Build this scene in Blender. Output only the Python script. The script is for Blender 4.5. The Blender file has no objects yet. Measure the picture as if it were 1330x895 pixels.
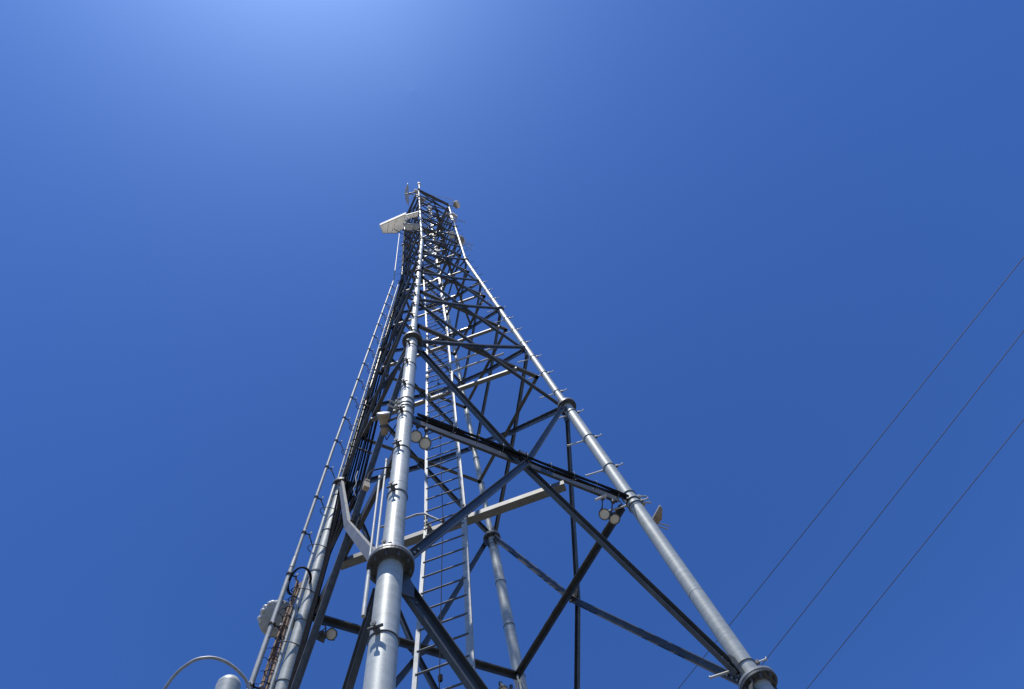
import bpy, math, random
from mathutils import Vector as V, Matrix, Euler
random.seed(7)
scn = bpy.context.scene
col = scn.collection
R = math.radians

# ---------------------------------------------------------------- camera
cam_data = bpy.data.cameras.new("camera")
cam = bpy.data.objects.new("camera", cam_data)
col.objects.link(cam)
scn.camera = cam
cam.location = (-3.0102, -4.8944, 1.8098)
cam.rotation_euler = Euler((2.784523, 0.136704, -0.476515), 'XYZ')
cam_data.sensor_width = 36.0
cam_data.sensor_fit = 'HORIZONTAL'
cam_data.lens = 880.9 / 1330 * 36.0
cam_data.clip_start = 0.05
cam_data.clip_end = 5000

# ---------------------------------------------------------------- light
SUN = V((-0.258, -0.208, 0.944)).normalized()
world = bpy.data.worlds.new("World")
scn.world = world
world.use_nodes = True
nt = world.node_tree
bg = nt.nodes["Background"]
sky = nt.nodes.new("ShaderNodeTexSky")
sky.sky_type = 'NISHITA'
sky.sun_disc = False
sky.sun_elevation = math.asin(SUN.z)
sky.sun_rotation = math.atan2(SUN.x, SUN.y)
sky.altitude = 300
sky.air_density = 1.0
sky.dust_density = 0.75
sky.ozone_density = 4.0
# deep clean-air blue: one uniform tint over the whole sky
hs = nt.nodes.new("ShaderNodeMixRGB")
hs.blend_type = 'MULTIPLY'
hs.inputs[0].default_value = 1.0
hs.inputs[2].default_value = (.405, .64, 1.0, 1)
gm = nt.nodes.new("ShaderNodeGamma")
gm.inputs[1].default_value = 1.2
nt.links.new(sky.outputs[0], gm.inputs[0])
nt.links.new(gm.outputs[0], hs.inputs[1])
nt.links.new(hs.outputs[0], bg.inputs[0])
bg.inputs[1].default_value = 0.112
sd = bpy.data.lights.new("sun", 'SUN')
sd.energy = 4.5
sd.angle = R(0.53)
sd.color = (1.0, 0.96, 0.9)
so = bpy.data.objects.new("sun", sd)
col.objects.link(so)
so.rotation_euler = SUN.to_track_quat('Z', 'Y').to_euler()
so.location = (0, 0, 60)
scn.view_settings.view_transform = 'Standard'
scn.view_settings.look = 'None'
scn.view_settings.exposure = 0.0
scn.view_settings.gamma = 1.0

# ---------------------------------------------------------------- materials
def mat(name, c1, c2, scale=8.0, metallic=0.0, rough=0.5, stretch=(1, 1, 1), bump=0.0, spangle=0.0, detail=5.0, streak=0.0, spec=0.5):
    m = bpy.data.materials.new(name)
    m.use_nodes = True
    t = m.node_tree
    b = t.nodes["Principled BSDF"]
    tc = t.nodes.new("ShaderNodeTexCoord")
    mp = t.nodes.new("ShaderNodeMapping")
    mp.inputs['Scale'].default_value = stretch
    t.links.new(tc.outputs['Object'], mp.inputs[0])
    n = t.nodes.new("ShaderNodeTexNoise")
    n.inputs['Scale'].default_value = scale
    n.inputs['Detail'].default_value = detail
    n.inputs['Roughness'].default_value = 0.6
    t.links.new(mp.outputs[0], n.inputs['Vector'])
    cr = t.nodes.new("ShaderNodeValToRGB")
    cr.color_ramp.elements[0].position = 0.32
    cr.color_ramp.elements[0].color = (*c1, 1)
    cr.color_ramp.elements[1].position = 0.68
    cr.color_ramp.elements[1].color = (*c2, 1)
    t.links.new(n.outputs['Fac'], cr.inputs[0])
    out = cr.outputs[0]
    if spangle > 0:
        vo = t.nodes.new("ShaderNodeTexVoronoi")
        vo.inputs['Scale'].default_value = 75
        t.links.new(tc.outputs['Object'], vo.inputs['Vector'])
        mx = t.nodes.new("ShaderNodeMixRGB")
        mx.blend_type = 'OVERLAY'
        mx.inputs[0].default_value = spangle
        bw = t.nodes.new("ShaderNodeRGBToBW")
        t.links.new(vo.outputs['Color'], bw.inputs[0])
        t.links.new(out, mx.inputs[1])
        t.links.new(bw.outputs[0], mx.inputs[2])
        out = mx.outputs[0]
    if streak > 0:
        mp2 = t.nodes.new("ShaderNodeMapping")
        mp2.inputs['Scale'].default_value = (0.8, 0.8, 34)
        t.links.new(tc.outputs['Object'], mp2.inputs[0])
        n2 = t.nodes.new("ShaderNodeTexNoise")
        n2.inputs['Scale'].default_value = 1.0
        n2.inputs['Detail'].default_value = 4
        t.links.new(mp2.outputs[0], n2.inputs['Vector'])
        mx = t.nodes.new("ShaderNodeMixRGB")
        mx.blend_type = 'OVERLAY'
        mx.inputs[0].default_value = streak
        t.links.new(out, mx.inputs[1])
        t.links.new(n2.outputs['Fac'], mx.inputs[2])
        out = mx.outputs[0]
    t.links.new(out, b.inputs['Base Color'])
    b.inputs['Metallic'].default_value = metallic
    b.inputs['Roughness'].default_value = rough
    b.inputs['Specular IOR Level'].default_value = spec
    if bump > 0:
        bp = t.nodes.new("ShaderNodeBump")
        bp.inputs['Strength'].default_value = bump
        bp.inputs['Distance'].default_value = 0.004
        t.links.new(n.outputs['Fac'], bp.inputs['Height'])
        t.links.new(bp.outputs[0], b.inputs['Normal'])
    return m

M = {}
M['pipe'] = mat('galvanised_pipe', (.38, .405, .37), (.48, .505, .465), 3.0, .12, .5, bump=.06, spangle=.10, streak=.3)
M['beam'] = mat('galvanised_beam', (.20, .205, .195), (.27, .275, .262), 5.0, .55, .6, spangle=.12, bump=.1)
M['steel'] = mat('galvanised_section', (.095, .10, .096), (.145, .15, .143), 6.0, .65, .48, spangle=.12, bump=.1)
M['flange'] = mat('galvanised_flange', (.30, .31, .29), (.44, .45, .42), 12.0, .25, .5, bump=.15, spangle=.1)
M['bright'] = mat('bright_galvanised', (.34, .35, .325), (.47, .48, .45), 10.0, .1, .6, spangle=.1)
M['dark'] = mat('weathered_shaded_steel', (.08, .09, .095), (.15, .16, .165), 14.0, .2, .6)  # dark steel parts, plus shade coloured into upper rails, pegs and one brace
M['black'] = mat('black_jacket', (.010, .010, .012), (.022, .022, .025), 20.0, 0, .8, spec=.15)
M['brown'] = mat('rusty_jacket', (.16, .075, .04), (.42, .30, .20), 26.0, 0, .7)
M['white'] = mat('white_radome', (.62, .61, .57), (.76, .75, .71), 6.0, 0, .45)
M['tan'] = mat('aged_radome', (.34, .27, .18), (.50, .41, .29), 9.0, 0, .75)
M['aged'] = mat('lichen_grey_cover', (.36, .37, .33), (.56, .57, .52), 30.0, 0, .8)
M['lens'] = mat('frosted_lens', (.86, .82, .68), (.95, .92, .82), 45.0, 0, .35)
M['lens'].node_tree.nodes['Principled BSDF'].inputs['Specular IOR Level'].default_value = .6
M['radome'] = mat('radome_sheet', (.80, .77, .70), (.90, .88, .82), 5.0, 0, .6)
_t = M['radome'].node_tree
_mx = _t.nodes.new("ShaderNodeMixShader"); _tr = _t.nodes.new("ShaderNodeBsdfTranslucent")
_tr.inputs[0].default_value = (.92, .88, .78, 1); _mx.inputs[0].default_value = .6
_t.links.new(_t.nodes['Principled BSDF'].outputs[0], _mx.inputs[1]); _t.links.new(_tr.outputs[0], _mx.inputs[2])
_t.links.new(_mx.outputs[0], _t.nodes['Material Output'].inputs[0])
M['ground'] = mat('gravel_ground', (.09, .08, .064), (.15, .136, .11), 3.0, 0, .9, bump=.4, detail=10)
M['concrete'] = mat('pier_concrete', (.30, .29, .27), (.42, .41, .38), 4.0, 0, .85, bump=.3)
M['cable'] = mat('matt_cable_jacket', (.016, .016, .017), (.034, .034, .036), 20.0, 0, 1.0, spec=0.0)
M['peg'] = mat('zinc_peg', (.50, .51, .48), (.60, .61, .58), 10.0, .1, .5)
M['wire'] = mat('wire_aluminium', (.05, .055, .06), (.08, .085, .09), 4.0, 0, .6)

# ---------------------------------------------------------------- mesh builder
def frame(a, o):
    a = a.normalized()
    o = o - a * o.dot(a)
    if o.length < 1e-5:
        o = a.orthogonal()
    o.normalize()
    return a, o, a.cross(o).normalized()

class MB:
    def __init__(s):
        s.v = []; s.f = []; s.sm = []
    def ring(s, c, u, w, r, n, r2=None):
        i = len(s.v); r2 = r if r2 is None else r2
        for k in range(n):
            t = 2 * math.pi * k / n
            s.v.append(c + u * (math.cos(t) * r) + w * (math.sin(t) * r2))
        return i
    def skin(s, a, b, n, smooth=True):
        for k in range(n):
            k2 = (k + 1) % n
            s.f.append((a + k, a + k2, b + k2, b + k)); s.sm.append(smooth)
    def cap(s, a, n, flip=False):
        ids = list(range(a, a + n))
        s.f.append(tuple(ids[::-1] if flip else ids)); s.sm.append(False)
    def tube(s, p0, p1, r0, r1=None, n=12, caps=True, smooth=True):
        p0, p1 = V(p0), V(p1); r1 = r0 if r1 is None else r1
        ax, u, w = frame(p1 - p0, V((0.31, 0.77, 0.11)))
        a = s.ring(p0, u, w, r0, n); b = s.ring(p1, u, w, r1, n)
        s.skin(a, b, n, smooth)
        if caps:
            # separate cap verts keep the rim crisp
            a2 = s.ring(p0, u, w, r0, n); b2 = s.ring(p1, u, w, r1, n)
            s.cap(a2, n, True); s.cap(b2, n)
        return s
    def path(s, pts, r, n=8, closed=False):
        pts = [V(p) for p in pts]; m = len(pts); prev = None; last = None; first = None
        for i, p in enumerate(pts):
            if closed: d = pts[(i + 1) % m] - pts[(i - 1) % m]
            else: d = pts[min(i + 1, m - 1)] - pts[max(i - 1, 0)]
            d.normalize()
            if last is None: u = d.orthogonal().normalized()
            else:
                u = last - d * last.dot(d); u.normalize()
            last = u; w = d.cross(u)
            a = s.ring(p, u, w, r(i / max(1, m - 1)) if callable(r) else r, n)
            if prev is not None: s.skin(prev, a, n)
            else: first = a
            prev = a
        if closed: s.skin(prev, first, n)
        else:   # end caps on vertices of their own, so the rims stay crisp
            for src, fl_ in ((first, True), (prev, False)):
                i0 = len(s.v)
                s.v.extend([v_.copy() for v_ in s.v[src:src + n]])
                s.cap(i0, n, fl_)
        return s
    def lathe(s, c, ax, prof, n=24, smooth=True):
        # prof: list of (distance along axis, radius)
        c = V(c); ax, u, w = frame(V(ax), V((0.21, 0.4, 0.9)))
        prev = None
        for (d, r) in prof:
            a = s.ring(c + ax * d, u, w, max(r, 1e-4), n)
            if prev is not None: s.skin(prev, a, n, smooth)
            prev = a
        return s
    def prof(s, p0, p1, out, poly):
        # extrude closed polygon [(n, o)] along p0->p1 ; n = sideways, o = along out
        p0, p1 = V(p0), V(p1)
        a, o, n = frame(p1 - p0, V(out))
        i = len(s.v); m = len(poly)
        for q in (p0, p1):
            for (x, y) in poly: s.v.append(q + n * x + o * y)
        for k in range(m):
            k2 = (k + 1) % m
            s.f.append((i + k, i + k2, i + m + k2, i + m + k)); s.sm.append(False)
        s.f.append(tuple(range(i, i + m))[::-1]); s.sm.append(False)
        s.f.append(tuple(range(i + m, i + 2 * m))); s.sm.append(False)
        return s
    def channel(s, p0, p1, out, h, fl, t=.008):
        a = h / 2
        return s.prof(p0, p1, out, [(-a, 0), (a, 0), (a, fl), (a - t, fl), (a - t, t), (-a + t, t), (-a + t, fl), (-a, fl)])
    def tee(s, p0, p1, out, h, st, t=.009, w=.028):
        a = h / 2; b = w / 2
        return s.prof(p0, p1, out, [(-a, 0), (a, 0), (a, t), (b, t), (b, st), (-b, st), (-b, t), (-a, t)])
    def angle(s, p0, p1, out, h, fl, t=.008, side=1):
        P = [(0, 0), (h, 0), (h, t), (t, t), (t, fl), (0, fl)]
        if side < 0: P = [(-x, y) for x, y in P][::-1]
        return s.prof(p0, p1, out, P)
    def box(s, c, d, rot=None, taper=1.0):
        c = V(c); i = len(s.v)
        m = rot if rot is not None else Matrix.Identity(3)
        for z in (-1, 1):
            k = taper if z > 0 else 1
            for x, y in ((-1, -1), (1, -1), (1, 1), (-1, 1)):
                s.v.append(c + m @ V((x * d[0] / 2 * k, y * d[1] / 2 * k, z * d[2] / 2)))
        for f in ((0, 3, 2, 1), (4, 5, 6, 7), (0, 1, 5, 4), (1, 2, 6, 5), (2, 3, 7, 6), (3, 0, 4, 7)):
            s.f.append(tuple(i + q for q in f)); s.sm.append(False)
        return s
    def slab(s, poly, d):
        # flat polygon of points thickened by vector d
        i = len(s.v); m = len(poly); d = V(d)
        for p in poly: s.v.append(V(p) - d / 2)
        for p in poly: s.v.append(V(p) + d / 2)
        for k in range(m):
            k2 = (k + 1) % m
            s.f.append((i + k, i + k2, i + m + k2, i + m + k)); s.sm.append(False)
        s.f.append(tuple(range(i, i + m))[::-1]); s.sm.append(False)
        s.f.append(tuple(range(i + m, i + 2 * m))); s.sm.append(False)
        return s
    def mesh(s, name, m, off):
        me = bpy.data.meshes.new(name)
        me.from_pydata([tuple(v - off) for v in s.v], [], s.f)
        me.polygons.foreach_set('use_smooth', s.sm)
        me.materials.append(m)
        me.update()
        import bmesh
        b = bmesh.new(); b.from_mesh(me)
        bmesh.ops.recalc_face_normals(b, faces=b.faces)
        b.to_mesh(me); b.free()
        return me
    def build(s, name, m, parent=None, label=None, kind=None, at=None):
        off = V((0, 0, 0)); p = parent
        while p is not None:
            off += p.location; p = p.parent
        loc = V(at) if at is not None else off
        me = s.mesh(name, m, loc)
        o = bpy.data.objects.new(name, me)
        col.objects.link(o)
        if parent is not None: o.parent = parent
        o.location = loc - off
        if label: o['label'] = label
        if kind: o['kind'] = kind
        return o

def thing(name, label, cat, loc=(0, 0, 0), group=None):
    o = bpy.data.objects.new(name, None)
    o.empty_display_size = .2
    col.objects.link(o); o.location = loc
    o['label'] = label; o['category'] = cat
    if group: o['group'] = group
    return o

def tag(o, label, cat, group=None):
    o['label'] = label; o['category'] = cat
    if group: o['group'] = group
    return o

# ---------------------------------------------------------------- setting
g = MB()
n_ = 40; S_ = 3000.0
def gz(x, y):
    r = math.hypot(x, y)
    return 0.0 if r < 12 else .35 * math.sin(x * .021 + 1.3) * math.cos(y * .017) * min(1, (r - 12) / 60)
co = [math.copysign(abs(k / 20) ** 2.6, k) * S_ for k in range(-20, 21)]
for y in co:
    for x in co: g.v.append(V((x, y, gz(x, y))))
for j in range(40):
    for i in range(40):
        a = j * 41 + i
        g.f.append((a, a + 1, a + 42, a + 41)); g.sm.append(True)
go = g.build('ground', M['ground'], kind='structure')

# ---------------------------------------------------------------- tower geometry
S = 6.096
W1, W4 = 1.7696, 0.8157
K = {'A': (-1, -1), 'B': (1, -1), 'C': (1, 1), 'D': (-1, 1)}
def hw(z):
    v = z / S
    return W1 + (W4 - W1) * (v - 1) / 3 if v < 4 else W4
def leg(l, z):
    k = K[l]; w = hw(z)
    return V((k[0] * w, k[1] * w, z))
def legr(z):
    v = z / S
    return .094 if v < 1 else .086 if v < 2 else .060 if v < 3 else .054 if v < 4 else .043 if v < 5 else .036
TOP = 6 * S
tower = thing('lattice_tower', 'tall four-legged grey lattice tower of flanged galvanised tubes and crossed braces, narrowing to the top', 'tower')
T = tower

# legs in flanged sections, each with its flanges
for l in 'ABCD':
    for k in range(6):
        z0, z1 = k * S + (0.25 if k == 0 else 0.0), (k + 1) * S
        m = MB()
        m.tube(leg(l, z0), leg(l, z1), legr(z0 + .1), n=28 if k < 3 else 16)
        if k < 3:   # girth seams
            for zz in ([z0 + 1.2, z0 + 3.9] if k else [4.6]):
                a = leg(l, zz); d = (leg(l, zz + .01) - a)
                m.tube(a, a + d, legr(zz) + .0016, n=28)
        m.build('leg_tube', M['pipe'], T)
    for k in range(1, 6):
        z = k * S; c = leg(l, z); d = (leg(l, z + .3) - leg(l, z - .3)).normalized()
        R_ = {1: .178, 2: .162, 3: .105, 4: .096, 5: .085}[k]
        th = .028 if k < 3 else .02
        for sgn in (-1, 1):
            m = MB()
            n = 40 if k < 3 else 20
            b0 = c + d * (sgn * .0025); b1 = c + d * (sgn * (th + .0025))
            m.lathe(c, d, [(sgn * .0025, .02), (sgn * .0025, R_ - .004), (sgn * .006, R_), (sgn * (th - .001), R_), (sgn * (th + .0025), R_ - .004), (sgn * (th + .0025), .02)], n, smooth=False)
            m.lathe(c, d, [(sgn * (th + .0028), legr(z + sgn * .2) + .014), (sgn * (th + .016), legr(z + sgn * .2) + .002)], n)
            fo = m.build('flange', M['flange' if sgn > 0 else 'steel'], T)  # lower plate darker: underside shade put into its colour
        m = MB()
        nb = 10 if k < 3 else 8
        ax, u, w = frame(d, V((1, 0, 0)))
        rr = (R_ + legr(z - .2)) / 2 + .012
        for q in range(nb):
            t = 2 * math.pi * (q + .5) / nb
            p = c + u * math.cos(t) * rr + w * math.sin(t) * rr
            bz = .014 if k < 3 else .010
            m.tube(p - d * (th + .018), p + d * (th + .018), bz, n=6, smooth=False)
            m.tube(p - d * (th + .04), p - d * (th + .018), bz * .6, n=8)
        m.build('flange_bolts', M['dark'], fo, kind='stuff')
    # foot plate
    m = MB()
    c = leg(l, .25)
    m.box(c + V((0, 0, -.02)), (.5, .5, .04))
    for q in range(4):
        t = math.pi / 4 + q * math.pi / 2
        m.tube(c + V((math.cos(t) * .27, math.sin(t) * .27, -.1)), c + V((math.cos(t) * .27, math.sin(t) * .27, .08)), .016, n=8)
    m.build('base_plate', M['flange'], T)
    m = MB()
    m.tube(V((c.x, c.y, -.3)), V((c.x, c.y, .208)), .42, .42, n=32)
    m.build('concrete_pier', M['concrete'], T)

# step clamps and pegs up every leg
outdir = {k: V((a, b, 0)).normalized() for k, (a, b) in K.items()}
upper = MB()
for l in 'ABCD':
    o = outdir[l]; tdir = V((-o.y, o.x, 0))
    z = .62 + {'A': 0, 'B': .1, 'C': .2, 'D': .05}[l]
    k = 0
    while z < TOP - .2:
        near = abs((z / S) - round(z / S)) * S < .09 and z > 5
        zz = z + (.14 if near else 0)
        c = leg(l, zz); r = legr(zz)
        d = (leg(l, zz + .1) - c).normalized()
        if l == 'B' and 6.5 < zz < 8.95:
            z += .93; k += 1
            continue
        if zz < 22:
            m = MB()
            ax, u, w = frame(d, o)
            ring = []
            for q in range(24):
                t = 2 * math.pi * q / 24
                ring.append(c + u * math.cos(t) * (r + .004) + w * math.sin(t) * (r + .004))
            m.path(ring, .0055, 6, closed=True)
            # lug block with its bolt, standing off the tube
            rot = Matrix((tdir, o, V((0, 0, 1)))).transposed()
            m.box(c + o * (r + .022), (.034, .04, .036), rot)
            cl = m.build('step_clamp', M['dark'], T)
            Lp = .11 if l == 'B' else .075
            m = MB()
            m.tube(c + o * (r + .01), c + o * (r + .01 + Lp), .0085, n=8)
            m.tube(c + o * (r + Lp), c + o * (r + Lp + .008), .02, n=10)
            if l != 'B': m.tube(c + o * (r + .045) - tdir * .05, c + o * (r + .045) + tdir * .05, .011, n=6)
            m.build('step_bolt', M['peg'] if l in 'B' else M['dark'], cl)  # other legs' pegs dark: silhouette and shadow put into the colour
            if l == 'B' and (k % 2 == 0 or True):
                m = MB()
                i_ = (-o + tdir * -.05)
                m.tube(c + i_ * r, c + i_ * (r + .27), .0115, n=8)
                m.tube(c + i_ * (r + .262), c + i_ * (r + .27), .018, n=10)
                m.tube(c + i_ * (r + .012), c + i_ * (r + .03), .018, n=6, smooth=False)
                m.build('step_bolt', M['peg'], cl)
        else:
            upper.tube(c + o * r, c + o * (r + .15), .009, n=6)
            upper.tube(c - d * .006, c + d * .006, r + .007, n=12)
        z += .93; k += 1
upper.build('upper_step_bolts', M['dark'], T, kind='stuff')

# bracing
faces = [('A', 'B', V((0, -1, 0))), ('B', 'C', V((1, 0, 0))), ('C', 'D', V((0, 1, 0))), ('D', 'A', V((-1, 0, 0)))]
bolts = MB()
def gusset(poly, out, t=.012):
    m = MB().slab(poly, out * t)
    return m.build('gusset_plate', M['steel'], T)

def half_brace(l0, z0, l1, zc, out, h, fl, flip=1, off=0.0, kind='channel', mt='steel'):
    # from leg l0 at height z0 to the middle of face l0-l1 at height zc
    a = leg(l0, z0); mid = (leg(l0, zc) + leg(l1, zc)) / 2
    hdir = (leg(l1, z0) - leg(l0, z0)).normalized()
    a2 = a + hdir * (legr(z0) + .03)
    dd = (mid - a2).normalized()
    o = out * off
    b2 = mid - dd * .012 + o
    a2 = a2 + o
    if kind == 'tee':
        m = MB().tee(a2, b2, out * flip, h, fl, .009, .30 * h)
    else:
        m = MB().channel(a2, b2, out * flip, h, fl, .008 if h > .08 else .006)
    m.build('brace', M[mt], T)
    if abs(z0 / S - round(z0 / S)) < .2 and zc < 11:
        for q in (.05, .12, .19):
            c = a2 + dd * q
            bolts.tube(c - out * .026, c + out * .026, .012, n=6, smooth=False)

panels = []
for k in range(6):
    n = 1 if k < 2 else 2 if k < 4 else 3
    for q in range(n):
        panels.append((k * S + q * S / n, k * S + (q + 1) * S / n, k))
for (z0, z1, k) in panels:
    if k == 0: z0 = .45
    H = z1 - z0
    big = k < 2
    h, fl = (.115, .05) if big else (.100, .048) if k < 3 else (.088, .044) if k < 4 else (.076, .040)
    e0 = .12 if big else .07
    zb, zt = z0 + e0, z1 - e0
    zc = (z0 + z1) / 2 - (.12 if k == 1 else 0)
    for (p, q, out) in faces:
        lab = p + q
        inward = lab in ('BC', 'CD')
        f1 = f2 = -1 if inward else 1
        s1 = (h, fl); s2 = (h, fl)
        if k == 1 and lab == 'AB': s1 = (.080, .035)          # near leg low -> right leg high
        if k == 1 and inward: s1 = s2 = (.085, .036)
        if k == 1 and lab == 'DA': f2 = -1; s1 = (.12, .075); f1 = 1; s2 = (.105, .045)
        so = .012
        o1 = -so if inward else so
        o2 = (so + s2[1]) if inward else -so - (s2[1] if f2 > 0 else 0)
        if k == 1 and lab == 'DA': o1, o2 = -.05, .06
        # first diagonal p(low) -> q(high), second q(low) -> p(high); each in two halves
        kd1 = 'channel' if (k == 1 and lab == 'AB') or inward else 'tee'
        kd2 = 'channel' if k < 2 or inward else 'tee'
        if k == 0: kd1 = 'channel'
        mt1 = 'dark' if k == 1 and lab == 'DA' else 'steel'  # shaded and sunlit look of these crossing braces put into the colour
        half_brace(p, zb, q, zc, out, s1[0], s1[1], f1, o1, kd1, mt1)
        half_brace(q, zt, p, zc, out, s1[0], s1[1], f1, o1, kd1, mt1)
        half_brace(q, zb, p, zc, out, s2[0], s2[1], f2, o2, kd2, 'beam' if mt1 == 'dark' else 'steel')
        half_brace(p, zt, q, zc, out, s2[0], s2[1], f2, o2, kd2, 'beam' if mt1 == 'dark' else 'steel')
        # horizontal at the crossing
        hh = (.085, .07) if big else (.075, .07)
        a = leg(p, zc); b = leg(q, zc); d = (b - a).normalized()
        if k == 1:
            up_ = .24 if lab == 'AB' else .1
            a = leg(p, zc + up_); b = leg(q, zc + up_)
        a = a + d * (legr(zc) + .02); b = b - d * (legr(zc) + .02)
        ins = -out * (.03 + fl)
        m = MB()
        m.angle(a + ins, b + ins, -out, hh[0], hh[1], .008, 1)
        if big:
            m.angle(a + ins + out * .0, b + ins + out * .0, -out, hh[0], hh[1], .008, -1)
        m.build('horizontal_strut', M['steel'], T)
        # gusset at the crossing and at the legs
        c = (a + b) / 2
        gs = .13 if big else .07
        if k < 4:
            u = V((0, 0, 1))
            gusset([c + d * gs, c + u * gs * .8, c - d * gs, c - u * gs * .8], out, .010)
            if big:
                for sx, sy in ((.05, .05), (-.05, .05), (.05, -.05), (-.05, -.05)):
                    pp = c + d * sx + u * sy
                    bolts.tube(pp - out * .03, pp + out * .03, .011, n=6, smooth=False)
        if k < 4:
            for (l0, dd) in ((p, d), (q, -d)):
                for zz, sg in ((z0, 1), (z1, -1)):
                    e = .04 if abs(zz / S - round(zz / S)) < .02 else 0.0
                    g1 = .24 if big else .15
                    g2 = .10 if big else .08
                    r0 = legr(zz + sg * .1) - .004
                    b0 = leg(l0, zz + sg * e); b1 = leg(l0, zz + sg * (e + g1))
                    gusset([b0 + dd * r0, b0 + dd * (r0 + g2 * .55), b0 + dd * (r0 + g2) + V((0, 0, sg * g1 * .55)), b0 + dd * (r0 + g2) + V((0, 0, sg * g1)), b1 + dd * r0], out, .010)
bolts.build('brace_bolts', M['dark'], T, kind='stuff')

# square of flat angles at the very top
for (p, q, out) in faces:
    for zz in (TOP - .05, TOP - .62):
        m = MB().angle(leg(p, zz), leg(q, zz), out, .07, .07, .007, -1)
        m.build('top_ring_angle', M['steel'], T)

# light plan bracing in the upper shaft
for (z0, z1, k) in panels:
    if k < 3: continue
    zc = (z0 + z1) / 2 - .03
    w = hw(zc) - .09
    mids = [V((0, -w, zc)), V((w, 0, zc)), V((0, w, zc)), V((-w, 0, zc))]
    for i in range(4):
        m = MB().angle(mids[i], mids[(i + 1) % 4], V((0, 0, 1)), .055, .055, .006)
        m.build('plan_brace', M['steel'], T)

# ladder carrier beams between the two outer faces, parallel to the B-D diagonal
def lad_c(z):            # coordinate along the A-C diagonal
    if z < 9.144: return -.73 + (z - 9.144) * .15
    return -.73 + (z - 9.144) * .0650 if z < 17.6 else -.18
rt2 = math.sqrt(2)
def dpt(c, b, z):        # c along A->C, b along D->B
    return V(((c + b) / rt2, (c - b) / rt2, z))
LB0, LB1 = -.318, .188
for z, dp in ((9.144, .12), (13.716, .085), (16.76, .075), (19.81, .06), (22.9, .06), (25.4, .05), (29.5, .05), (33.5, .05), (3.2, .12)):
    c = lad_c(z) + .06
    e = c + rt2 * hw(z) - .10
    a, b = dpt(c, -e, z - .05), dpt(c, e, z - .05)
    hb = dp * .62
    m = MB().prof(a, b, dpt(1, 0, 0), [(-hb / 2, 0), (hb / 2, 0), (hb / 2, .007), (-hb / 2 + .007, .007), (-hb / 2 + .007, dp * .95), (-hb / 2, dp * .95)] if False else [(-hb / 2, 0), (hb / 2, 0), (hb / 2, dp * .95), (-hb / 2, dp * .95)])
    m.build('ladder_beam', M['beam'], T)
# pair of light tubes above the second beam
for c_, z_, bl in ((-.36, 14.55, (.21, 1.33)), (-.33, 15.1, (-.3, 1.2))):
    m = MB().path([dpt(c_, bl[0], z_ - .35), dpt(c_, bl[0] + .02, z_ - .04), dpt(c_, bl[0] + .08, z_), dpt(c_, bl[1], z_)], .02, 10)
    m.build('tube_outrigger', M['bright'], T)

# ---------------------------------------------------------------- ladder
lad = thing('climbing_ladder', 'long galvanised climbing ladder running up the inside of the lattice tower', 'ladder', dpt(lad_c(2.0), 0, 2.0))
def rail_mesh(b, z0, z1, wide):
    m = MB()
    p0, p1 = dpt(lad_c(z0), b, z0), dpt(lad_c(z1), b, z1)
    m.channel(p0, p1, dpt(1, 0, 0), wide, .03, .006)
    return m
zsp = [1.0, 5.18, 9.144, 11.6, 14.6, 17.6, 21.0, 24.4, 28, 32, 36.3]
for b, wd in ((LB0, .042), (LB1, .066)):
    for q in range(len(zsp) - 1):
        z0, z1 = zsp[q], zsp[q + 1]
        rm = rail_mesh(b, z0 + .004, z1 - .004, wd)
        rl = rm.build('rail', M['bright' if z0 < 20.5 else 'dark'], lad)  # upper rails darker: their fading into shade is coloured in
        if 2 < z1 < 18:
            z = z1
            m = MB()
            sd_ = dpt(0, 1 if b > 0 else -1, 0)
            pa = dpt(lad_c(z - .17), b, z - .17) - sd_ * .008; pb = dpt(lad_c(z + .17), b, z + .17) - sd_ * .008
            m.prof(pa, pb, sd_, [(-.021, 0), (.021, 0), (.021, .006), (-.021, .006)])
            for t in (.12, .4, .6, .88):
                c = pa.lerp(pb, t)
                m.tube(c - sd_ * .014, c + sd_ * .03, .009, n=6, smooth=False)
            m.build('splice_plate', M['steel'], rl)
pr = MB().tube(dpt(0, LB0 + .004, 0), dpt(0, LB1 - .004, 0), .0105, n=10)
rung_me = pr.mesh('rung', M['dark'], V((0, 0, 0)))
lad_off = lad.location.copy()
z = 1.2; cnt = 0
while z < 36:
    r_ = bpy.data.objects.new('rung', rung_me)
    col.objects.link(r_); r_.parent = lad
    r_.location = dpt(lad_c(z), 0, z) - lad_off
    z += .305; cnt += 1
# mounting clips to the beams
for z in (9.144, 13.716, 16.76):
    for b in (LB0, LB1):
        m = MB().box(dpt(lad_c(z) + .035, b + (.03 if b < 0 else -.03), z - .02), (.05, .05, .05))
        m.build('clip', M['bright'], lad)
# slim fall-arrest wire in the middle of the rungs
sc = MB()
pts = [dpt(lad_c(z) - .05, -.07, z) for z in (1.0, 9.1, 13.7, 17.6, 24, 36)]
sc.path(pts, .0045, 6)
for z in (6.2, 9.0, 11.5, 14):
    sc.box(dpt(lad_c(z) - .03, -.07, z), (.03, .03, .06))
tag(sc.build('safety_cable', M['black']), 'thin black fall-arrest cable hanging straight down the middle of the ladder', 'cable')
# angled hook bracket left of the ladder
m = MB()
P = [dpt(-.74, -.93, 9.4), dpt(-.74, -.43, 9.4), dpt(-.74, -.33, 9.36), dpt(-.62, -.05, 9.12)]
m.path(P, .016, 8)
m.box(dpt(-.60, -.02, 9.14), (.06, .06, .09))
tag(m.build('hook_bracket', M['bright']), 'bright rod with a hooked end reaching across the ladder above its carrier beam', 'bracket')

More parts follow.
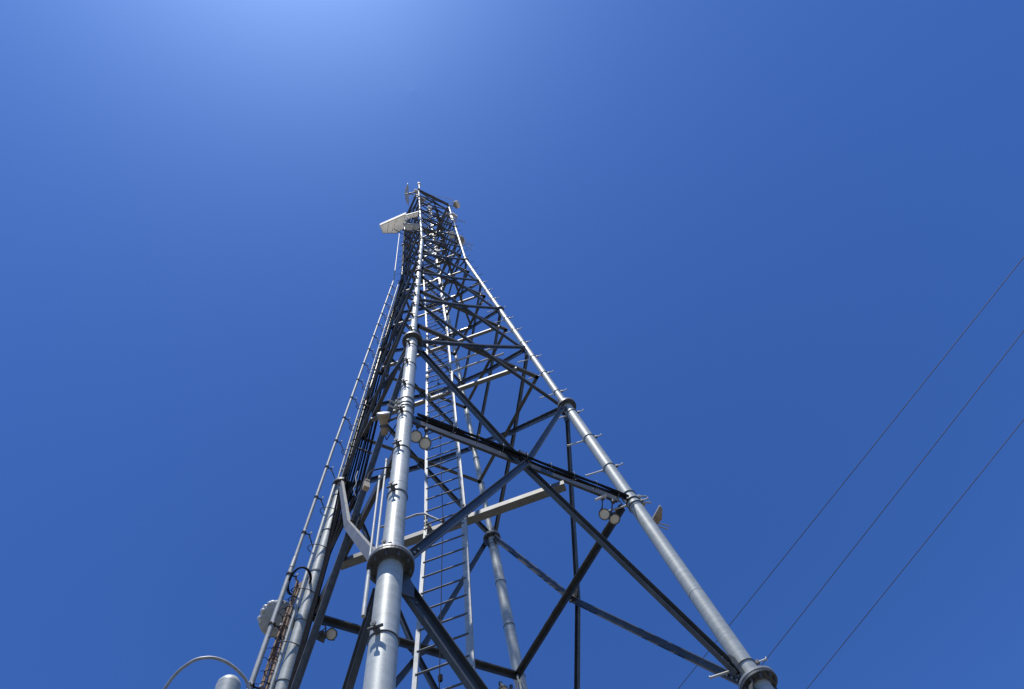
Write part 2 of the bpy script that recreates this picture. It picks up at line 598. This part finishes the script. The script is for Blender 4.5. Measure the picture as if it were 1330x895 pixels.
# ---------------------------------------------------------------- pipe standing off the left leg
def polyz(off, zs):
    return [leg('D', z) + V(off(z)) for z in zs]
def po(z):
    return (-.345 + max(0, z - 13) * .006, .02, 0)
sp = thing('standoff_pipe', 'thin bright pipe held away from the left leg by a row of small black brackets', 'pipe', polyz(po, [.3])[0])
m = MB().path(polyz(po, [10.1 * k / 10 for k in range(11)]), .033, 14); m.build('lower_pipe', M['bright'], sp)
m = MB().path(polyz(po, [10.1 + 14.1 * k / 14 for k in range(15)]), .025, 12); m.build('upper_pipe', M['bright'], sp)
m = MB().path(polyz(po, [24.2 + 8.3 * k / 12 for k in range(13)]), .02, 10); m.build('top_pipe', M['bright'], sp)
m = MB().path(polyz(po, [9.98, 10.2]), lambda t: .037 - .006 * t, 14); m.build('coupling', M['flange'], sp)
z = 3.4; i = 0
while z < 24:
    c = leg('D', z) + V(po(z))
    e = leg('D', z - .36) + V((-.13, -.02, 0))
    m = MB()
    rr = .036 if z < 10.1 else .028
    m.tube(c - V((0, 0, .018)), c + V((0, 0, .018)), rr + .007, n=14)
    m.tube(c + V((rr, 0, 0)), c + V((rr + .075, .0, .0)), .010, n=8)
    m.path([c + V((rr + .06, .0, 0)), c + V((rr + .07, .0, -.04)), e + V((0, 0, .02))], .0085, 6)
    br = m.build('bracket', M['black'], sp)
    for dx, dy in ((.10, .035), (.10, -.045), (.0, -.052)):
        m = MB().tube(c + V((dx, dy, -.02)), c + V((dx, dy, .012)), .013, n=6, smooth=False)
        m.build('nut', M['peg'], br)
    z += .92; i += 1

# second conduit strapped to the same leg
def cf(z):
    return (-.125 if z < 2 * S - .1 else -.105, -.02, 0)
cd = thing('leg_conduit', 'slim grey conduit strapped tight along the left leg beside the tube', 'pipe', leg('D', .3) + V(cf(.3)))
m = MB().path([leg('D', z) + V((-.125, -.02, 0)) for z in (0, 6.0)], .030, 12); m.build('conduit_tube', M['pipe'], cd)
m = MB().path([leg('D', z) + V((-.125, -.02, 0)) for z in (6.2, 12.1)], .028, 12); m.build('conduit_tube', M['pipe'], cd)
m = MB().path([leg('D', z) + V((-.10, -.02, 0)) for z in (12.3, 18, 24.2)], .018, 12); m.build('conduit_tube', M['bright'], cd)
z = 3.1
while z < 23:
    c = leg('D', z); r = legr(z); c2 = c + V(cf(z))
    if abs((z / S) - round(z / S)) * S > .15:
        m = MB()
        ring = []
        for q in range(28):
            t = 2 * math.pi * q / 28
            ex = (c + c2) / 2
            ring.append(ex + V((math.cos(t) * (r + .075), math.sin(t) * (r + .006), 0)))
        m.path(ring, .007, 6, closed=True)
        m.build('strap', M['dark'], cd)
    z += .92

# twin thin conduits beside the near leg
for i, (ox, oy, z0, z1, nm) in enumerate(((-.124, .03, 6.15, 7.9, 'right-hand slender bright rod standing on the near-leg flange close to the tube'),
                                           (-.160, .055, 6.15, 7.55, 'left-hand slender bright rod standing on the near-leg flange'),
                                           (-.165, -.01, 5.42, 5.88, 'short bright rod below the near-leg flange beside the dark brace'))):
    a = leg('A', z0) + V((ox, oy - .02, 0)); b = leg('A', z1) + V((ox, oy + (.05 if i < 2 else 0), 0))
    m = MB().path([a, (a + b) / 2, b], .0105 if i < 2 else .015, 10)
    m.tube(b, b + V((0, 0, .05)), .014, n=10)
    o = m.build('conduit_rod', M['bright'])
    tag(o, nm, 'rod')

# loose bracket with a brown sensor box left of the near leg
sb = thing('sensor_box', 'small brown box with a dangling white wire hung left of the near leg', 'sensor', leg('A', 7.3) + V((-.28, .08, 0)))
c = sb.location.copy()
m = MB().box(c, (.055, .05, .11), taper=.8); m.box(c + V((0, 0, .06)), (.045, .05, .02)); m.build('housing', M['tan'], sb)
m = MB().path([c + V((0, 0, .07)), c + V((.01, 0, .2)), c + V((.06, .02, .34)), leg('A', 7.68) + V((-.09, 0, 0))], .008, 6); m.build('hanger', M['black'], sb)
m = MB().path([c + V((-.09, .02, .22)), c + V((-.10, .03, .12)), c + V((-.085, .03, .02)), c + V((-.1, .05, -.04)), c + V((-.07, .06, -.13))], .005, 6); m.build('wire', M['bright'], sb)

# ---------------------------------------------------------------- feeder cables
def wob(p0, p1, n, amp, sag=0):
    out = []
    ph = [random.uniform(0, 6) for _ in range(3)]
    for i in range(n + 1):
        t = i / n; p = p0.lerp(p1, t)
        k = math.sin(math.pi * t)
        out.append(p + V((math.sin(t * 9 + ph[0]) * amp, math.sin(t * 11 + ph[1]) * amp, math.sin(t * 7 + ph[2]) * amp * .5 - sag * k)))
    return out
# bundle laid along the front horizontal at mid panel
zc = 9.15
fa, fb = leg('A', zc), leg('B', zc)
for i, (dz, dy, r) in enumerate(((-.02, .0, .017), (.022, .02, .013), (-.05, .03, .013), (.0, .055, .017))):
    a = fa + V((.13, -.03 + dy - .03, dz - .02)); b = fb + V((-.1, -.03 + dy - .03, dz - .02))
    m = MB().path(wob(a, b, 26, .009), r, 8)
    o = m.build('feeder_cable', M['cable'])
    tag(o, ('topmost', 'foremost', 'lowest', 'rearmost')[i] + ' black feeder cable in the bundle tied along the front strut between two legs', 'cable', 'cables along the front strut')
# cable ties
m = MB()
for q in range(9):
    p = fa.lerp(fb, .08 + q * .105) + V((0, -.03, -.02))
    rr = [p + V((0, math.cos(t) * .055, math.sin(t) * .06)) for t in [2 * math.pi * k / 12 for k in range(12)]]
    m.path(rr, .005, 5, closed=True)
    m.tube(p + V((0, 0, -.055)), p + V((random.uniform(-.03, .03), -.03, -.13)), .003, n=4)
tag(m.build('cable_ties', M['dark'], kind='stuff'), 'dark cable ties round the cable bundle on the front strut', 'cable ties')

# dark cables climbing the left face, close to the far-left leg
ordn = ['first', 'second', 'third', 'fourth', 'fifth', 'sixth', 'seventh', 'eighth', 'ninth', 'tenth']
for i in range(10):
    pts = []
    for k, z in enumerate([0.3, 3, 6, 8, 10, 12, 13, 14, 16, 18, 20, 22, 24, 27, 30, 33]):
        p = leg('D', z)
        w = hw(z)
        out = .05 if z < 11.5 else -.05 + i * .040 * (.6 + .4 * w / 1.45)
        y0 = .11 + (i % 3) * .05 if z > 11.5 else .16 + i * .026
        pts.append(p + V((out + .006 * math.sin(i * 2 + k * 1.3), -y0 * (.62 + .38 * w / 1.45), 0)))
    m = MB().path(pts, (.015, .019, .013)[i % 3], 7)
    o = m.build('climbing_cable', M['cable'])
    tag(o, 'black coaxial cable climbing the left face, %s in the row counted from the far-left leg' % ordn[i], 'cable', 'black cables up the left face')
for z in (13.2, 14.9, 16.7, 18.5, 20.4, 22.3, 24.2, 27, 30):
    p = leg('D', z); k = (.62 + .38 * hw(z) / 1.45)
    m = MB().box(p + V((.12, -.19 * k, 0)), (.44 * k, .03, .035)); m.build('cable_hanger', M['steel'], T)

# rust-brown bundle low on the left leg
for i in range(5):
    a = leg('D', 7.2) + V((-.235 + i * .018, .02 - .02 * (i % 2), 0)); b = leg('D', 9.75) + V((-.22 + i * .02, .0 + .02 * (i % 3), 0))
    m = MB().path(wob(a, b, 22, .012), .0145, 8)
    o = m.build('brown_cable', M['brown'])
    tag(o, ('leftmost', 'second from left', 'middle', 'second from right', 'rightmost')[i] + ' rust-brown cable of the messy bundle between standoff pipe and left leg', 'cable', 'brown cables low on the left leg')
for i in range(12):
    z = 7.7 + i * .17
    p = leg('D', z) + V((-.19, .0, 0))
    rr = [p + V((math.cos(t) * .062, math.sin(t) * .05, random.uniform(-.012, .012))) for t in [2 * math.pi * k / 12 for k in range(12)]]
    m = MB().path(rr, .006, 5, closed=True)
    e = V((random.uniform(-.12, -.04), random.uniform(-.08, .06), random.uniform(-.1, .02)))
    m.path([p + V((-.05, 0, 0)), p + V((-.06, 0, 0)) + e * .5 + V((0, 0, .02)), p + V((-.06, 0, 0)) + e], .004, 5)
    o = m.build('tape_wrap', M['black'])
    tag(o, 'black tape wrap with a loose tail round the brown cable bundle', 'tie', 'tape wraps on the brown bundle')
# big loop of black cable
c = leg('D', 9.72) + V((-.19, -.02, 0))
ring = []
for q in range(40):
    t = 2 * math.pi * q / 40
    ring.append(c + V((math.cos(t) * .135, math.sin(t) * .235, .03 * math.sin(2 * t))))
m = MB().path(ring, .013, 8, closed=True)
ring2 = [p + V((.012, .008, .022)) for p in ring]
m.path(ring2, .011, 8, closed=True)
tag(m.build('cable_loop', M['black']), 'round coil of thick black cable between the standoff pipe and left leg', 'cable')

# zip strap on the dark brace, low beside the near leg
c = leg('A', 5.0).lerp(leg('D', 4.4), .1)
a_, b_ = leg('A', 5.98), leg('D', .57)
pp = a_.lerp(b_, .21)
m = MB()
ax, u, w = frame(b_ - a_, V((-1, 0, 0)))
for kk in range(2):
    rr = [pp + ax * (.035 * kk) + u * (math.cos(t) * .075 + .02) + w * (math.sin(t) * .1) for t in [2 * math.pi * k / 16 for k in range(16)]]
    m.path(rr, .007, 6, closed=True)
m.tube(pp + u * .09, pp + u * .1 + w * .14, .007, n=6)
tag(m.build('cable_strap', M['bright']), 'light metal strap wound round the dark brace left of the near leg', 'strap')

# ---------------------------------------------------------------- floodlights
FG = 'paired round floodlights under the mid-height struts'
def flood(loc, aim, label, strut_z, armdir):
    t = thing('floodlight', label, 'floodlight', loc, FG)
    L = V(loc); ax = V(aim).normalized()
    m = MB().lathe(L, ax, [(-.105, .001), (-.105, .03), (-.09, .05), (-.04, .06), (0, .067), (.018, .074), (.018, .064), (.008, .063)], 28)
    for k in range(7):
        m.lathe(L, ax, [(-.085 + k * .011, .04), (-.085 + k * .011, .066 if k > 1 else .058), (-.081 + k * .011, .066 if k > 1 else .058), (-.081 + k * .011, .04)], 24, smooth=False)
    m.build('housing', M['dark'], t)
    m = MB().lathe(L, ax, [(.009, .0635), (.013, .045), (.015, .001)], 28)
    m.build('lens', M['lens'], t)
    m = MB()
    up = V((L.x, L.y, strut_z)) + V(armdir)
    side = ax.orthogonal().normalized()
    m.path([L + side * .072, L + side * .075 - ax * .09, L - ax * .15, up], .009, 6)
    m.path([L - side * .072, L - side * .075 - ax * .09, L - ax * .15], .009, 6)
    m.tube(up - V((0, 0, .03)), up + V((0, 0, .03)), .028, n=10)
    m.build('yoke', M['dark'], t)
def strut_pt(z, x, y): return V((x, y, z))
flood((-1.424, -1.49, 8.90), (-.25, -.5, -1), 'round floodlight nearest the near leg, the left one of the pair there', 9.16, (.02, -.02, 0))
flood((-1.288, -1.449, 8.90), (-.15, -.6, -1), 'round floodlight at the near leg, right and lower one of its pair', 9.16, (.0, -.05, 0))
flood((1.217, -1.414, 8.90), (-.35, -.45, -1), 'pinkish round floodlight at the right leg, left one of its pair', 9.16, (.0, -.08, 0))
flood((1.375, -1.403, 8.90), (-.1, -.2, -1), 'dark-bodied floodlight at the right leg, nearest to the tube', 9.16, (.0, -.1, 0))
flood((-1.337, 1.64, 8.90), (-.2, .75, -.7), 'dark floodlight at the far-left leg turned away so its lens is hidden', 9.16, (.0, -.04, 0))
flood((-1.216, 1.56, 8.95), (-.4, -.7, -.9), 'floodlight at the far-left leg with its pale lens showing', 9.16, (.0, .02, 0))
flood((1.235, 1.50, 8.74), (-.2, -.4, -1), 'floodlight at the back leg on the bottom edge, left one of its pair', 8.9, (.0, .05, 0))
flood((1.40, 1.50, 8.72), (-.3, -.5, -.8), 'floodlight at the back leg on the bottom edge, right one of its pair', 8.9, (.0, .05, 0))

# light cross bar beside the right pair
m = MB().prof((1.04, -1.52, 8.97), (1.19, -1.60, 9.06), (0, 0, 1), [(-.015, -.008), (.015, -.008), (.015, .008), (-.015, .008)])
m.tube(V((1.16, -1.57, 9.04)), V((1.24, -1.53, 9.12)), .012, n=8)
tag(m.build('bracket_bar', M['white']), 'short white bar poking out left of the floodlights at the right leg', 'bracket')

# mounting collars round the near and right legs
def collar(l, z, label, side):
    c = leg(l, z); r = legr(z); d = (leg(l, z + .1) - c).normalized()
    t = thing('mount_collar', label, 'clamp', c, 'antenna mounting collars on the legs')
    m = MB().tube(c - d * .17, c + d * .17, r + .005, n=28); m.build('sleeve', M['pipe'], t)
    for dz in (-.13, -.03, .12):
        ax, u, w = frame(d, V((1, 0, 0)))
        ring = [c + d * dz + u * math.cos(k / 24 * 2 * math.pi) * (r + .009) + w * math.sin(k / 24 * 2 * math.pi) * (r + .009) for k in range(24)]
        m = MB().path(ring, .008, 6, closed=True); bd = m.build('band', M['dark'], t)
    sd_ = V(side).normalized(); tn = V((-sd_.y, sd_.x, 0))
    for dz in (-.08, .08):
        m = MB()
        q = c + d * dz + sd_ * (r + .03)
        m.box(q, (.05, .05, .04), Matrix((sd_, tn, V((0, 0, 1)))).transposed())
        m.tube(q - tn * .03, q + tn * .07, .010, n=8)
        m.tube(q + sd_ * .0 - tn * .02, q + sd_ * .11, .011, n=8)
        m.build('clamp_block', M['bright'], t)
collar('A', 9.32, 'pale clamp collar with bolts round the near leg beside the horn antenna', (-.9, .1, 0))
collar('B', 9.14, 'pale clamp collar with bolts round the right leg above the fin antenna', (.8, -.45, 0))

# ---------------------------------------------------------------- horn antennas
def horn(loc, axis, label, sc=1.0, attach=None):
    t = thing('horn_antenna', label, 'antenna', loc, 'small horn antennas at the mid-height collars')
    L = V(loc); ax = V(axis).normalized()
    m = MB().lathe(L, ax, [(-.16 * sc, .001), (-.16 * sc, .045 * sc), (-.11 * sc, .05 * sc), (-.02 * sc, .052 * sc), (.08 * sc, .080 * sc), (.13 * sc, .088 * sc)], 20)
    m.build('horn_body', M['tan'], t)
    m = MB().lathe(L, ax, [(.13 * sc, .088 * sc), (.134 * sc, .092 * sc), (.146 * sc, .092 * sc), (.152 * sc, .08 * sc), (.155 * sc, .001)], 20)
    m.build('radome_cap', M['white'], t)
    m = MB()
    A = V(attach)
    m.path([L, L + V((0, 0, .01)), A], .018 * sc, 8)
    m.tube(L - ax * .05 * sc, L - ax * .01 * sc, .062 * sc, n=16)
    m.build('mount_arm', M['dark'], t)
    m = MB().path([L - ax * .16 * sc, L - ax * .22 * sc + V((.02, 0, 0)), A + V((0, 0, -.15)), A + V((.02, 0, -.05))], .006, 6)
    m.build('pigtail_cable', M['black'], t)
horn((-1.80, -1.43, 9.05), (-.42, -.80, .30), 'tan horn antenna with a pale cap, on an arm left of the near leg', .85, leg('A', 9.0) + V((-.08, .03, 0)))

t = thing('fin_antenna', 'small wedge-shaped antenna fin on the outer side of the right leg', 'antenna', (1.95, -1.64, 9.0))
c = V((1.932, -1.487, 9.0))
m = MB().slab([c, c + V((.07, .0, 0)), c + V((.085, -.12, 0)), c + V((.02, -.25, .02)), c + V((-.005, -.26, .02))], V((0, 0, .07)))
m.build('fin', M['tan'], t)
m = MB().path([c + V((-.004, .004, 0)), c + V((-.010, -.262, .02))], .011, 8); m.build('fin_edge', M['white'], t)
for k, dy in enumerate((0, .045)):
    m = MB().tube(c + V((.06, -.03 + dy, -.0)), c + V((.27, -.05 + dy * 1.1, -.0)), .0085, n=8); m.build('rod', M['bright'], t)
m = MB().path([leg('B', 9.05) + V((.07, 0, 0)), c + V((-.05, -.02, 0)), c + V((.03, -.01, 0))], .014, 8); m.build('mount_arm', M['bright'], t)

# ---------------------------------------------------------------- small round dish at lower left
dl = V((-1.885, 1.87, 9.30))
dsh = thing('round_dish', 'round grey dish with ribbed edge half hidden behind the standoff pipe', 'dish antenna', dl)
ax = V((-.15, -.55, -.55)).normalized()
m = MB().lathe(dl, ax, [(-.16, .001), (-.15, .14), (-.10, .205), (-.02, .235), (.02, .23), (.045, .20), (.06, .16), (.07, .09), (.075, .001)], 36)
m.build('drum', M['aged'], dsh)
m = MB()
a_, u, w = frame(ax, V((1, 0, 0)))
for k in range(11):
    t = 1.6 + k / 11 * 2.2
    p = dl + u * math.cos(t) * .205 + w * math.sin(t) * .205 + ax * .02
    q_ = random.uniform(.05, .095)
    m.lathe(p + V((random.uniform(-.02, .02), random.uniform(-.02, .02), 0)), (random.random() - .5, -.6, random.random() - .7), [(-q_ * .5, .002), (-q_ * .35, q_ * .4), (0, q_ * .55), (q_ * .35, q_ * .4), (q_ * .5, .002)], 7)
m.build('rim_clips', M['white'], dsh, kind='stuff')
m = MB().path([dl - ax * .09, dl - ax * .13 + V((.04, -.03, 0)), leg('D', 9.3) + V((-.08, .02, 0))], .02, 8); m.build('mount_arm', M['dark'], dsh)

# ---------------------------------------------------------------- antennas at the tower head
def panel(poly_bottom, z, h, label, capm='white'):
    # bottom outline given in plan, wall height h
    cx = sum(p[0] for p in poly_bottom) / len(poly_bottom); cy = sum(p[1] for p in poly_bottom) / len(poly_bottom)
    t = thing('panel_antenna', label, 'antenna', (cx, cy, z), 'large panel antennas at the left of the head')
    b = [V((x, y, z)) for x, y in poly_bottom]
    m = MB().slab([p + V((0, 0, h / 2)) for p in b], V((0, 0, h))); m.build('shroud', M['radome'], t)
    cen = V((cx, cy, z))
    n_ = len(b)
    m = MB()
    m.path([cen + (p - cen) * .97 + V((0, 0, -.012)) for p in b], .014, 6, closed=True)
    m.build('edge_trim', M['bright'], t)
    for f_ in (.35, .68):
        pa = b[0].lerp(b[1], f_); pb = b[-1].lerp(b[-2], f_ * .9)
        m = MB().tube(pa + V((0, 0, -.012)), pb + V((0, 0, -.012)), .012, n=6); m.build('stiffener', M['radome'], t)
    m = MB().path([cen + V((.05, .05, 0)), cen + V((.07, .05, -.12)), cen + V((.3, .05, -.2)), V((-hw(z), cen.y * .4, z - .35))], .012, 6); m.build('jumper_cable', M['black'], t)
    return t, cen
t, cen = panel([(-2.135, .029), (-1.43, -.80), (-1.25, -.26), (-1.443, .022), (-1.913, .249)], 28.0, .42, 'largest white panel antenna, sticking out furthest left of the tower head')
m = MB().tube(cen + V((0, 0, .2)), V((-.86, -.2, 28.2)), .04, n=10); m.build('mount_arm', M['steel'], t)
t, cen = panel([(-1.488, -.578), (-.99, -1.017), (-.93, -.84), (-1.22, -.59)], 28.5, .22, 'upper of the two small white panels between the big panel and the near leg')
m = MB().tube(cen + V((0, 0, .1)), V((-.82, -.7, 28.6)), .03, n=10); m.build('mount_arm', M['steel'], t)
t, cen = panel([(-1.40, -.47), (-.80, -.70), (-.77, -.49), (-1.17, -.30)], 27.7, .22, 'lower of the two small white panels, touching the near leg')
m = MB().tube(cen + V((0, 0, .1)), V((-.82, -.45, 27.8)), .03, n=10); m.build('mount_arm', M['steel'], t)

# grid dish
gd = V((-1.22, -.50, 35.9))
t = thing('grid_dish', 'wire grid dish seen edge-on at the upper left of the tower head', 'dish antenna', gd)
ax = V((.88, -.42, .05)).normalized()
a_, u, w = frame(ax, V((0, 0, 1)))    # u ~ vertical
def dp_(r, th): return gd + ax * (-.18 + r * r * .55) + u * math.sin(th) * r + w * math.cos(th) * r
m = MB()
m.path([dp_(.52, 2 * math.pi * k / 32) for k in range(32)], .016, 6, closed=True); m.build('rim', M['peg'], t)
m = MB()
for k in range(-8, 9):
    x = k * .06
    hh = math.sqrt(max(.0, .52 ** 2 - x * x))
    pts = []
    for q in range(9):
        y = -hh + 2 * hh * q / 8
        pts.append(gd + ax * (-.18 + (x * x + y * y) * .55) + u * x + w * y)
    m.path(pts, .008, 4)
m.build('grid_bars', M['peg'], t, kind='stuff')
m = MB().tube(dp_(0, 0), gd + ax * .42, .02, n=8); m.tube(gd + ax * .36, gd + ax * .48, .05, n=12)
for th in (.6, 2.5, 4.7): m.tube(dp_(.5, th), gd + ax * .4, .008, n=5)
m.build('feed', M['bright'], t)
m = MB().path([dp_(0, 0), V((-1.0, -.72, 35.9)), leg('A', 35.9)], .03, 8); m.build('mount_arm', M['steel'], t)

# mast tube with pale can on top of the near leg
t = thing('top_mast', 'short mast with a white can at the highest point of the tower', 'mast', leg('A', TOP - .3) + V((-.02, -.12, 0)))
c = t.location.copy()
m = MB().tube(c, c + V((0, 0, 1.7)), .035, n=10); m.build('mast_tube', M['bright'], t)
m = MB().lathe(c + V((0, 0, 1.7)), (0, 0, 1), [(0, .001), (0, .08), (.02, .09), (.22, .09), (.26, .05), (.27, .001)], 18); m.build('can', M['white'], t)
m = MB()
for dz in (.1, .55): m.tube(c + V((0, .14, dz)), c + V((0, -.03, dz)), .03, n=8)
m.build('mount_arm', M['dark'], t)

def smalldish(loc, axis, r, label, attach, arm=None):
    t = thing('small_dish', label, 'dish antenna', loc, 'small round dishes near the tower head')
    L = V(loc); ax = V(axis).normalized()
    m = MB().lathe(L, ax, [(-.14, .001), (-.14, r * .35), (-.10, r * .8), (-.06, r), (.0, r)], 24); m.build('reflector', M['tan'], t)
    m = MB().lathe(L, ax, [(.0, r * 1.01), (.12, r * 1.0), (.15, r * .85), (.165, .001)], 24); m.build('radome', M['radome'], t)
    m = MB().path([L - ax * .1, L - ax * .16, V(attach)], .022, 8); m.build('mount_arm', M['bright'], t)
smalldish((-.60, -.62, 35.2), (.3, -.8, .3), .17, 'small brownish dish just right of the near leg under the top mast', leg('A', 35.2))
smalldish((1.10, -1.06, 36.0), (.7, -.75, .1), .19, 'small dish at the top of the right leg with its white rim catching the sun', leg('B', 35.8))
smalldish((1.05, -.60, 29.2), (.5, .3, .5), .18, 'small dish halfway up the head of the right leg', leg('B', 29.0))
smalldish((.62, -.72, 28.7), (-.4, -.3, -.5), .14, 'small dish tucked on the inner side of the right leg', leg('B', 28.6))

def yagi(base, tip, label, n=4):
    t = thing('yagi_antenna', label, 'antenna', base, 'little yagi antennas on the right side of the head')
    a, b = V(base), V(tip)
    m = MB().tube(a, b, .012, n=6); m.build('boom', M['bright'], t)
    ax, u, w = frame(b - a, V((0, 0, 1)))
    for k in range(n):
        c = a.lerp(b, .25 + .72 * k / (n - 1))
        m = MB().tube(c - w * .09, c + w * .09, .006, n=5); m.build('element', M['bright'], t)
yagi((.84, -.84, 27.7), (1.42, -.80, 28.1), 'little yagi antenna pointing right below the small dish')
yagi((.84, -.84, 32.4), (1.35, -.95, 32.3), 'faint little yagi antenna pointing right high on the right leg')
yagi((.84, -.9, 26.9), (1.35, -.72, 27.5), 'lowest little yagi antenna pointing right near the bend of the right leg', 3)
m = MB().path([V((-.55, -.75, TOP + .35)), V((.2, -.95, TOP + .3)), V((.95, -1.15, TOP + .05))], .012, 6)
m.tube(V((-.55, -.75, TOP + .35)), leg('A', TOP) , .014, n=6)
m.tube(V((.95, -1.15, TOP + .05)), leg('B', TOP - .1), .014, n=6)
tag(m.build('cross_wire', M['bright']), 'thin pale wire stretched between the near and right legs at the very top', 'wire')
# jumper coils and junction boxes in the head
for i, (l, z, dx, dy) in enumerate((('A', 33.6, .1, .12), ('B', 33.9, -.12, .1), ('D', 30.5, .12, -.1), ('C', 31.5, -.1, -.1))):
    c = leg(l, z) + V((dx, dy, 0))
    m = MB().box(c, (.16, .12, .3)); m.tube(c + V((0, 0, -.15)), c + V((0, 0, -.22)), .02, n=8)
    lab = {'A': 'nearest', 'B': 'right', 'D': 'left', 'C': 'back'}[l]
    tag(m.build('junction_box', M['tan' if i % 2 else 'steel']), 'small equipment box fixed inside the head of the tower by the %s leg' % lab, 'box', 'equipment boxes in the tower head')
for i, (x, y, z0, z1, wh) in enumerate(((-.95, -.88, 33.4, 35.0, 'outside the near leg under the top mast'), (.62, -.95, 31.0, 32.6, 'on the front side left of the right leg'),
                                        (-.35, -.92, 30.0, 31.4, 'in front of the head just right of the near leg'), (1.0, -.7, 32.8, 34.4, 'outside the right leg near its top'),
                                        (-.95, .3, 31.5, 33.2, 'on the left side above the big panel'), (.3, .1, 29.0, 30.2, 'inside the head beside the ladder'))):
    t = thing('mount_pipe', 'short pale antenna mounting pipe ' + wh, 'pipe', (x, y, z0), 'short mounting pipes on the tower head')
    m = MB().tube(V((x, y, z0)), V((x, y, z1)), .03, n=10); m.build('pipe_tube', M['bright'], t)
    for zz in (z0 + .3, z1 - .3):
        q = V((max(-hw(zz), min(hw(zz), x)), max(-hw(zz), min(hw(zz), y)), zz))
        m = MB().tube(V((x, y, zz)) , q + V((.001, .06, .02)), .022, n=6); m.box(V((x, y, zz)), (.1, .1, .05)); m.build('clamp', M['peg'], t)
    m = MB().box(V((x, y, z1 - .15)) + V((.09 if x > 0 else -.09, -.07, 0)), (.15, .10, .36)); m.build('radio_box', M['white'], t)
# pale plate behind the bracing near the bend
m = MB().slab([V((-.62, -.35, 24.6)), V((-.05, -.72, 24.6)), V((-.05, -.72, 24.75)), V((-.62, -.35, 25.1))], V((.02, .03, 0)))
tag(m.build('shield_plate', M['aged']), 'pale flat plate behind the front bracing where the tower stops tapering', 'plate')

# ---------------------------------------------------------------- things in the lower left corner
m = MB()
pts = [(-2.99, -.60, 5.0), (-2.921, -.802, 5.484), (-2.844, -.916, 5.604), (-2.75, -.960, 5.645), (-2.64, -.968, 5.648), (-2.518, -.95, 5.611), (-2.416, -.92, 5.53), (-2.33, -.88, 5.30)]
# smooth by Catmull-Rom
P = [V(p) for p in pts]; sm = []
for i in range(len(P) - 1):
    p0, p1, p2, p3 = P[max(i - 1, 0)], P[i], P[i + 1], P[min(i + 2, len(P) - 1)]
    for q in range(8):
        t = q / 8
        sm.append(.5 * ((2 * p1) + (p2 - p0) * t + (2 * p0 - 5 * p1 + 4 * p2 - p3) * t * t + (3 * p1 - p0 - 3 * p2 + p3) * t ** 3))
sm.append(P[-1])
m.path([V((-3.0, -.5, 0)), V((-3.0, -.5, 4.5))] + sm + [V((-2.30, -.86, 4.9)), V((-2.30, -.86, 0))], .0105, 10)
tag(m.build('bent_conduit', M['flange']), 'thin grey conduit bent over in an arch in the bottom left corner', 'pipe')
t = thing('capped_post', 'galvanised round post with a domed cap at the bottom edge, under the arched conduit', 'post', (-2.509, -.554, 0))
m = MB().tube(V((-2.509, -.554, 0)), V((-2.509, -.554, 5.84)), .087, n=28); m.build('post_tube', M['pipe'], t)
m = MB().lathe(V((-2.509, -.554, 5.84)), (0, 0, 1), [(-.004, .0872), (.0, .087), (.022, .083), (.045, .068), (.06, .042), (.066, .02), (.068, .001)], 28); m.build('cap', M['pipe'], t)

# ---------------------------------------------------------------- overhead wires
def wire(x0, y0, x1, y1, label):
    m = MB(); pts = []
    for k in range(41):
        y = -60 + 120 * k / 40
        x = x0 + (x1 - x0) * (y - y0) / (y1 - y0)
        s_ = ((y + 2) / 60) ** 2
        pts.append(V((x, y, 11.8 + 1.6 * s_)))
    m.path(pts, .0075, 6)
    tag(m.build('overhead_wire', M['wire']), label, 'power line', 'three overhead wires crossing the sky')
wire(7.202, -7.194, 6.539, 3.045, 'thin dark overhead wire, leftmost of the three, passing behind the right leg')
wire(8.162, -6.191, 7.916, 2.07, 'thin dark overhead wire, middle one, running down to the flange of the right leg')
wire(9.446, -4.849, 9.299, 2.10, 'thin dark overhead wire, rightmost of the three, in open sky')
